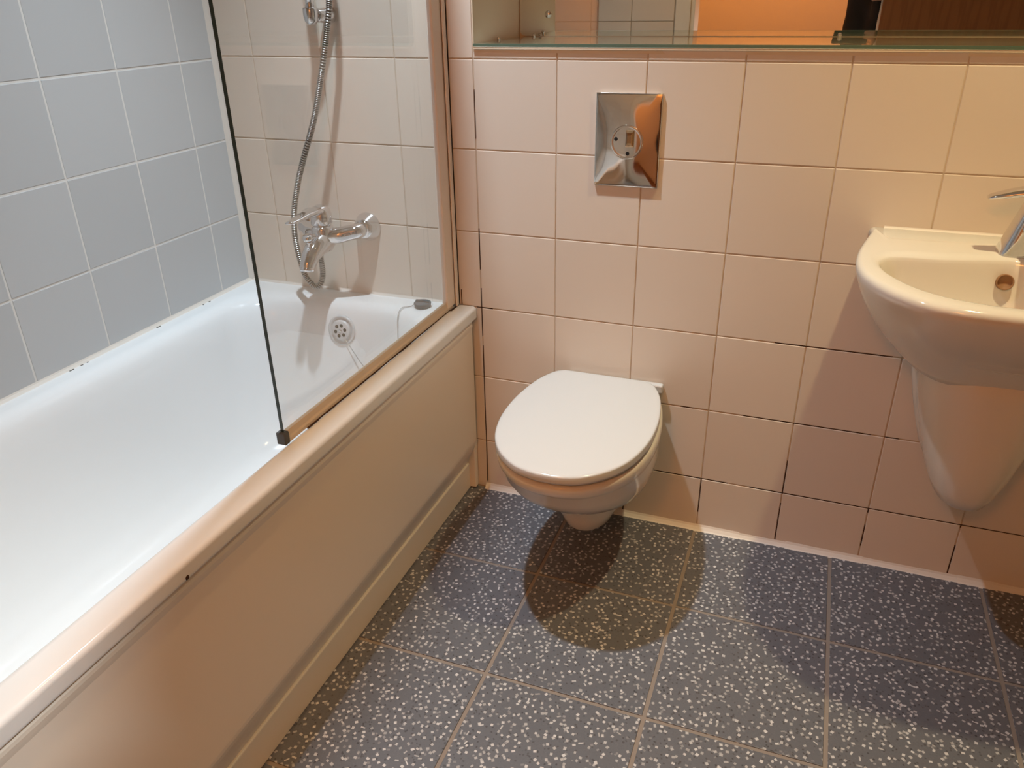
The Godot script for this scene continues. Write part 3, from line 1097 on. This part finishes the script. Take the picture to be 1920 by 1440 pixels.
func basin():
	var cx := 1.836
	var t := thing("wash_basin", "white wall-hung wash basin with overflow hole and rounded front", "basin", Vector3(cx, 0.6, 0.2))
	var st := sh()
	var rings := []
	# underside up to the rim, over it and down into the bowl
	for q in [[0.610, 0.40, 0.46], [0.618, 0.50, 0.55], [0.640, 0.575, 0.61], [0.665, 0.655, 0.68], [0.690, 0.73, 0.745], [0.715, 0.80, 0.81], [0.745, 0.872, 0.878], [0.770, 0.922, 0.925], [0.790, 0.955, 0.957], [0.806, 0.977, 0.978], [0.817, 0.992, 0.993], [0.826, 1.0, 1.0], [0.833, 0.998, 0.998], [0.838, 0.985, 0.988], [0.840, 0.965, 0.968]]:
		rings.append(outline(scaled(RIM, q[1], 0.0, q[2]), 48, q[0], cx))
	# flat between rim and bowl
	for k in [0.45, 0.8]:
		var a := outline(scaled(RIM, 0.965, 0.0, 0.968), 48, 0.8402, cx)
		var b := outline(scaled(BOWL, 1.02, 0.3, 1.02), 48, 0.8395, cx)
		var r := PackedVector3Array()
		for i in a.size():
			r.append(a[i].lerp(b[i], k))
		rings.append(r)
	for q in [[0.8385, 1.015, 1.015], [0.836, 1.0, 1.0], [0.830, 0.985, 0.982], [0.815, 0.965, 0.955], [0.78, 0.92, 0.90], [0.74, 0.83, 0.80], [0.71, 0.68, 0.66], [0.694, 0.45, 0.45], [0.688, 0.18, 0.18]]:
		rings.append(outline(scaled(BOWL, q[1], 0.29, q[2]), 48, q[0], cx))
	loft(st, rings, true, true, 1, 1)
	obj("bowl", st, "ceramic", t)
	var o := sh()
	var oc := Vector3(cx - 0.003, 0.803, 0.1835)
	lathe(o, oc, Vector3(0, 0.25, 1), [[0.0145, -0.012], [0.0145, 0.001], [0.0125, 0.0016], [0.0118, -0.004], [0.0, -0.005]], 26)
	obj("overflow_hole", o, "hole_brown", t)
	var w := sh()
	lathe(w, Vector3(cx, 0.689, 0.29), Vector3.UP, [[0.032, -0.002], [0.032, 0.002], [0.028, 0.003], [0.0, 0.002]], 28)
	obj("waste", w, "chrome", t)
	var sl := sh()
	bead(sl, Vector3(cx - 0.205, 0.8395, 0), Vector3(cx + 0.205, 0.8395, 0), Vector3(0, 0, 1), Vector3.UP, 0.005)
	struct("trim_5", sl, "sealant", "thin bead of sealant behind the wash basin", "sealant")
	# semi-pedestal that hides the waste pipe
	var p := thing("semi_pedestal", "white semi-pedestal cover hung on the wall under the basin", "pedestal", Vector3(cx, 0.3, 0.1))
	var ps := sh()
	rings = []
	for q in [[0.333, 0.022, 0.19], [0.335, 0.042, 0.220], [0.343, 0.055, 0.238], [0.37, 0.067, 0.252], [0.42, 0.083, 0.265], [0.49, 0.101, 0.275], [0.56, 0.115, 0.282], [0.61, 0.122, 0.285], [0.66, 0.126, 0.287]]:
		var hw: float = q[1]
		var zf: float = q[2]
		rings.append(outline([Vector2(0, 0.001), Vector2(hw, 0.001), Vector2(hw, zf * 0.2), Vector2(hw, zf * 0.45), Vector2(hw * 0.93, zf * 0.70), Vector2(hw * 0.72, zf * 0.88), Vector2(hw * 0.38, zf * 0.98), Vector2(0, zf)], 30, q[0], cx + 0.022))
	loft(ps, rings, true, true, 1, 1)
	obj("cover", ps, "ceramic", p)


func tap():
	var c := Vector3(1.853, 0.8395, 0.112)
	var t := thing("basin_mixer_tap", "chrome mixer tap with flat lever on the wash basin", "tap", c)
	var b := sh()
	var rings := []
	for q in [[0.0, 0.034, 0.036, 0.0], [0.004, 0.034, 0.036, 0.0], [0.03, 0.0305, 0.033, 0.002], [0.07, 0.026, 0.029, 0.006], [0.094, 0.024, 0.027, 0.009], [0.098, 0.022, 0.025, 0.009]]:
		var r := PackedVector3Array()
		for i in 28:
			var a := TAU * i / 28
			var ex := 0.6
			r.append(c + Vector3(signf(cos(a)) * pow(absf(cos(a)), ex) * q[1] + q[0] * 0.16, q[0], q[3] + signf(sin(a)) * pow(absf(sin(a)), ex) * q[2]))
		rings.append(r)
	loft(b, rings, true, true, 1, -1)
	obj("body", b, "chrome", t)
	var s := sh()
	tube(s, curve([c + Vector3(0.006, 0.052, 0.02), c + Vector3(0.010, 0.054, 0.06), c + Vector3(0.014, 0.046, 0.10), c + Vector3(0.016, 0.032, 0.122)], 0.008), 0.014, 20)
	obj("spout", s, "chrome", t)
	var l := sh()
	var lr := []
	for q in [[-0.085, 0.101, 0.010, 0.0035], [-0.08, 0.1025, 0.015, 0.005], [-0.05, 0.110, 0.020, 0.008], [-0.02, 0.116, 0.024, 0.010], [0.02, 0.122, 0.026, 0.012], [0.05, 0.127, 0.022, 0.010], [0.062, 0.129, 0.014, 0.006]]:
		var r := PackedVector3Array()
		for i in 20:
			var a := TAU * i / 20
			r.append(c + Vector3(q[0] + 0.016, q[1] + sin(a) * q[3], 0.008 + cos(a) * q[2]))
		lr.append(r)
	loft(l, lr, true, true, 1, 1)
	obj("lever", l, "chrome", t)
	var d := sh()
	lathe(d, c + Vector3(0.014, 0.078, 0.034), Vector3(0, 0.1, 1), [[0.0045, -0.004], [0.0045, 0.0012], [0.0, 0.002]], 16)
	obj("indicator_dot", d, "dark_hole", t)


# ---------------------------------------------------------------- the photographer, seen only in the mirror
# bones are [a, b, radius a, radius b]; their smooth union is meshed as surface nets
func nets(bones: Array, cell: float, soft: float) -> ArrayMesh:
	var lo := Vector3.INF
	var hi := -Vector3.INF
	for b in bones:
		var r: float = maxf(b[2], b[3])
		for e in 2:
			lo = lo.min(b[e] - Vector3.ONE * r)
			hi = hi.max(b[e] + Vector3.ONE * r)
	lo -= Vector3.ONE * cell * 3
	hi += Vector3.ONE * cell * 3
	var nx := int((hi.x - lo.x) / cell) + 2
	var ny := int((hi.y - lo.y) / cell) + 2
	var nz := int((hi.z - lo.z) / cell) + 2
	var acc := PackedFloat32Array()
	acc.resize(nx * ny * nz)
	# smooth minimum as a sum of exponentials, each bone only over its neighbourhood
	for b in bones:
		var a: Vector3 = b[0]
		var d: Vector3 = b[1] - a
		var l2 := maxf(d.length_squared(), 1e-9)
		var ra: float = b[2]
		var dr: float = b[3] - ra
		var m: float = maxf(b[2], b[3]) + soft * 4.0 + cell * 2
		var p0: Vector3 = ((a.min(b[1]) - Vector3.ONE * m - lo) / cell).floor()
		var p1: Vector3 = ((a.max(b[1]) + Vector3.ONE * m - lo) / cell).ceil()
		for k in range(maxi(int(p0.z), 0), mini(int(p1.z) + 1, nz)):
			for j in range(maxi(int(p0.y), 0), mini(int(p1.y) + 1, ny)):
				for i in range(maxi(int(p0.x), 0), mini(int(p1.x) + 1, nx)):
					var q := lo + Vector3(i, j, k) * cell - a
					var t := clampf(q.dot(d) / l2, 0.0, 1.0)
					var s := (q - d * t).length() - ra - dr * t
					if s < soft * 5.0 + cell * 2:
						acc[(k * ny + j) * nx + i] += exp(-maxf(s, -soft * 20.0) / soft)
	var f := PackedFloat32Array()
	f.resize(acc.size())
	for i in acc.size():
		f[i] = 1.0 if acc[i] <= 1e-12 else -soft * log(acc[i])
	var at := {}
	var pts := PackedVector3Array()
	var st := sh()
	st.set_smooth_group(1)
	for k in nz - 1:
		for j in ny - 1:
			for i in nx - 1:
				var base := (k * ny + j) * nx + i
				var sum := Vector3.ZERO
				var n := 0
				var ins := 0
				for c in 8:
					if f[base + (c & 1) + ((c >> 1) & 1) * nx + (c >> 2) * nx * ny] < 0:
						ins += 1
				if ins == 0 or ins == 8:
					continue
				for e in 12:
					var ax := e / 4
					var u := e % 2
					var v := (e / 2) % 2
					var c0 := [Vector3i(0, u, v), Vector3i(u, 0, v), Vector3i(u, v, 0)][ax] as Vector3i
					var c1 := c0 + ([Vector3i(1, 0, 0), Vector3i(0, 1, 0), Vector3i(0, 0, 1)][ax] as Vector3i)
					var f0 := f[base + c0.x + c0.y * nx + c0.z * nx * ny]
					var f1 := f[base + c1.x + c1.y * nx + c1.z * nx * ny]
					if (f0 < 0) != (f1 < 0):
						sum += Vector3(c0).lerp(Vector3(c1), f0 / (f0 - f1))
						n += 1
				at[base] = pts.size()
				pts.append(lo + (Vector3(i, j, k) + sum / n) * cell)
	var strides := [1, nx, nx * ny]
	for base in at:
		for ax in 3:
			var s0: int = strides[ax]
			var su: int = strides[(ax + 1) % 3]
			var sv: int = strides[(ax + 2) % 3]
			var f0 := f[base]
			var f1 := f[base + s0]
			if (f0 < 0) == (f1 < 0) or not (at.has(base - su) and at.has(base - sv) and at.has(base - su - sv)):
				continue
			var q := [at[base], at[base - su], at[base - su - sv], at[base - sv]]
			if f0 < 0:
				q.reverse()
			for t in [0, 1, 2, 0, 2, 3]:
				st.add_vertex(pts[q[t]])
	return done(st)


func grown(bones: Array, by: float) -> Array:
	var out := []
	for b in bones:
		out.append([b[0], b[1], b[2] + by, b[3] + by])
	return out


func photographer():
	mat("skin", rgb(196, 150, 122), 0.5)
	mat("black_cloth", rgb(30, 28, 28), 0.9)
	mat("dark_denim", rgb(38, 42, 54), 0.9)
	mat("hair", rgb(46, 34, 26), 0.7)
	mat("shoe", rgb(34, 30, 28), 0.6)
	mat("phone_black", rgb(24, 24, 26), 0.25)
	mat("eye_white", rgb(226, 222, 216), 0.3)
	var cb := Basis.from_euler(Vector3(deg_to_rad(-26.386), deg_to_rad(20.969), deg_to_rad(-1.022)))
	var ph := EYE + cb * Vector3(0.062, -0.012, 0.016)
	var p := thing("mobile_phone", "black mobile phone held level at the doorway, seen in the mirror", "phone", ph)
	var b := sh()
	var rings := []
	for q in [[-0.0038, 0.0012], [-0.003, 0.0], [0.003, 0.0], [0.0038, 0.0012]]:
		var ring := PackedVector3Array()
		for v in rrect(-0.077 + q[1], 0.077 - q[1], -0.037 + q[1], 0.037 - q[1], 0.008, 0.0, 4):
			ring.append(ph + cb * Vector3(v.x, v.z, q[0]))
		rings.append(ring)
	loft(b, rings, true, true, 1, -1)
	obj("case", b, "phone_black", p)
	var who := thing("person", "person in black jacket standing in the doorway holding up a phone, seen in the mirror", "person", Vector3(1.735, 0, 2.02))
	var hip := Vector3(1.735, 0.95, 2.03)
	var chest := Vector3(1.735, 1.28, 2.01)
	var neck := Vector3(1.735, 1.46, 1.99)
	var head := Vector3(1.722, 1.60, 1.965)
	var ls := Vector3(1.580, 1.385, 2.01)
	var le := Vector3(1.572, 1.11, 2.05)
	var lw := Vector3(1.575, 0.87, 1.99)
	var rs := Vector3(1.890, 1.385, 2.01)
	var re := Vector3(1.680, 1.115, 1.985)
	var rw := ph + cb * Vector3(0.088, -0.055, 0.045)
	var trunk := [[hip + Vector3(-0.06, 0, 0), hip + Vector3(0.06, 0, 0), 0.115, 0.115], [hip, chest, 0.115, 0.125], [chest + Vector3(-0.07, 0, 0), chest + Vector3(0.07, 0, 0), 0.105, 0.105], [ls, rs, 0.055, 0.055]]
	var arms := [[ls, le, 0.050, 0.040], [le, lw, 0.038, 0.026], [rs, re, 0.050, 0.040], [re, rw, 0.038, 0.026]]
	var legs := []
	for s in [-1, 1]:
		var k := hip + Vector3(s * 0.085, -0.45, -0.015)
		var a := Vector3(hip.x + s * 0.09, 0.085, 2.05)
		legs.append([hip + Vector3(s * 0.08, -0.02, 0), k, 0.082, 0.055])
		legs.append([k, a, 0.055, 0.036])
	var face := [[neck + Vector3(0, -0.03, 0.005), head + Vector3(0, -0.05, 0.01), 0.055, 0.052], [head + Vector3(0, 0.03, 0.018), head + Vector3(0, -0.01, 0.0), 0.088, 0.080], [head + Vector3(0, -0.03, -0.035), head + Vector3(0, -0.085, -0.048), 0.055, 0.034], [head + Vector3(0, 0.005, -0.085), head + Vector3(0, -0.028, -0.103), 0.008, 0.013], [head + Vector3(-0.028, 0.014, -0.070), head + Vector3(0.028, 0.014, -0.070), 0.014, 0.014], [head + Vector3(-0.016, -0.062, -0.083), head + Vector3(0.016, -0.062, -0.083), 0.009, 0.009]]
	for s in [-1, 1]:
		face.append([head + Vector3(s * 0.084, 0.01, 0.012), head + Vector3(s * 0.082, -0.022, 0.006), 0.015, 0.010])
	var body := trunk + arms + legs + face
	var feet := []
	for s in [-1, 1]:
		feet.append([Vector3(hip.x + s * 0.09, 0.045, 2.07), Vector3(hip.x + s * 0.105, 0.032, 1.935), 0.042, 0.030])
	var skin := obj("body", nets(body + feet, 0.014, 0.010), "skin", who)
	# hands with five fingers: the right one closes round the end of the phone, the left one hangs
	var hands := []
	var palm := ph + cb * Vector3(0.086, -0.014, 0.022)
	hands.append([rw, palm, 0.024, 0.026])
	hands.append([palm + cb * Vector3(0.0, -0.022, 0.0), palm + cb * Vector3(0.0, 0.024, 0.0), 0.021, 0.019])
	for k in 4:
		var y := -0.030 + 0.019 * k
		var l: float = [0.84, 0.95, 1.0, 0.92][k]
		var a := palm + cb * Vector3(0.006, y + 0.006, -0.004)
		var m := palm + cb * Vector3(0.014 * l, y, -0.024)
		var e := palm + cb * Vector3(-0.020 * l, y - 0.003, -0.032)
		hands.append([a, m, 0.0095, 0.0085])
		hands.append([m, e, 0.0085, 0.0070])
	hands.append([palm + cb * Vector3(-0.004, 0.026, 0.008), palm + cb * Vector3(-0.028, 0.034, 0.006), 0.0115, 0.0095])
	hands.append([palm + cb * Vector3(-0.028, 0.034, 0.006), palm + cb * Vector3(-0.050, 0.020, 0.000), 0.0092, 0.0078])
	obj("hand", nets(hands, 0.004, 0.003), "skin", who)
	hands = [[lw, lw + Vector3(0, -0.055, -0.006), 0.023, 0.028], [lw + Vector3(0, -0.04, -0.022), lw + Vector3(0, -0.09, -0.024), 0.017, 0.015], [lw + Vector3(0, -0.04, 0.016), lw + Vector3(0, -0.088, 0.016), 0.017, 0.014]]
	for k in 4:
		var l: float = [0.9, 1.0, 0.96, 0.78][k]
		var a := lw + Vector3(0, -0.092, -0.032 + 0.020 * k)
		var m := a + Vector3(0.006, -0.042 * l, -0.004)
		hands.append([a, m, 0.0092, 0.0085])
		hands.append([m, m + Vector3(0.020, -0.030 * l, 0.0), 0.0085, 0.0070])
	hands.append([lw + Vector3(0.004, -0.035, -0.028), lw + Vector3(0.012, -0.075, -0.050), 0.012, 0.0095])
	hands.append([lw + Vector3(0.012, -0.075, -0.050), lw + Vector3(0.022, -0.102, -0.048), 0.0092, 0.0078])
	obj("hand", nets(hands, 0.004, 0.003), "skin", who)
	var coat := grown(trunk, 0.018) + grown([arms[0], arms[2]], 0.018)
	coat.append([le, le.lerp(lw, 0.94), 0.055, 0.042])
	coat.append([re, re.lerp(rw, 0.90), 0.055, 0.042])
	coat.append([hip + Vector3(-0.05, -0.10, 0), hip + Vector3(0.05, -0.10, 0), 0.135, 0.135])
	coat.append([neck + Vector3(0, -0.04, 0.01), neck + Vector3(0, -0.015, 0.01), 0.078, 0.070])
	obj("jacket", nets(coat, 0.014, 0.012), "black_cloth", who)
	var trousers := grown(legs, 0.020)
	trousers.append([hip + Vector3(-0.06, -0.04, 0), hip + Vector3(0.06, -0.04, 0), 0.126, 0.126])
	obj("trousers", nets(trousers, 0.014, 0.010), "dark_denim", who)
	for s in 2:
		var ft: Array = feet[s]
		obj("shoe", nets([[ft[0] + Vector3(0, 0.004, 0), ft[1], 0.050, 0.036], [ft[0] + Vector3(0, 0.035, -0.01), ft[0] + Vector3(0, 0.06, -0.005), 0.046, 0.046]], 0.010, 0.006), "shoe", who)
	var hr := [[head + Vector3(0, 0.052, 0.022), head + Vector3(0, 0.03, 0.04), 0.088, 0.083], [head + Vector3(0, 0.03, 0.05), head + Vector3(0, -0.03, 0.055), 0.062, 0.050], [head + Vector3(-0.045, 0.085, -0.045), head + Vector3(0.045, 0.088, -0.045), 0.026, 0.026]]
	obj("hair", nets(hr, 0.008, 0.008), "hair", who)
	for s in [-1, 1]:
		var e := sh()
		lathe(e, head + Vector3(s * 0.031, 0.0, -0.082), Vector3(0, 0, -1), [[0.004, -0.010], [0.010, -0.004], [0.0105, 0.0], [0.0075, 0.0035], [0.0, 0.005]], 12)
		obj("eye", e, "eye_white", skin)
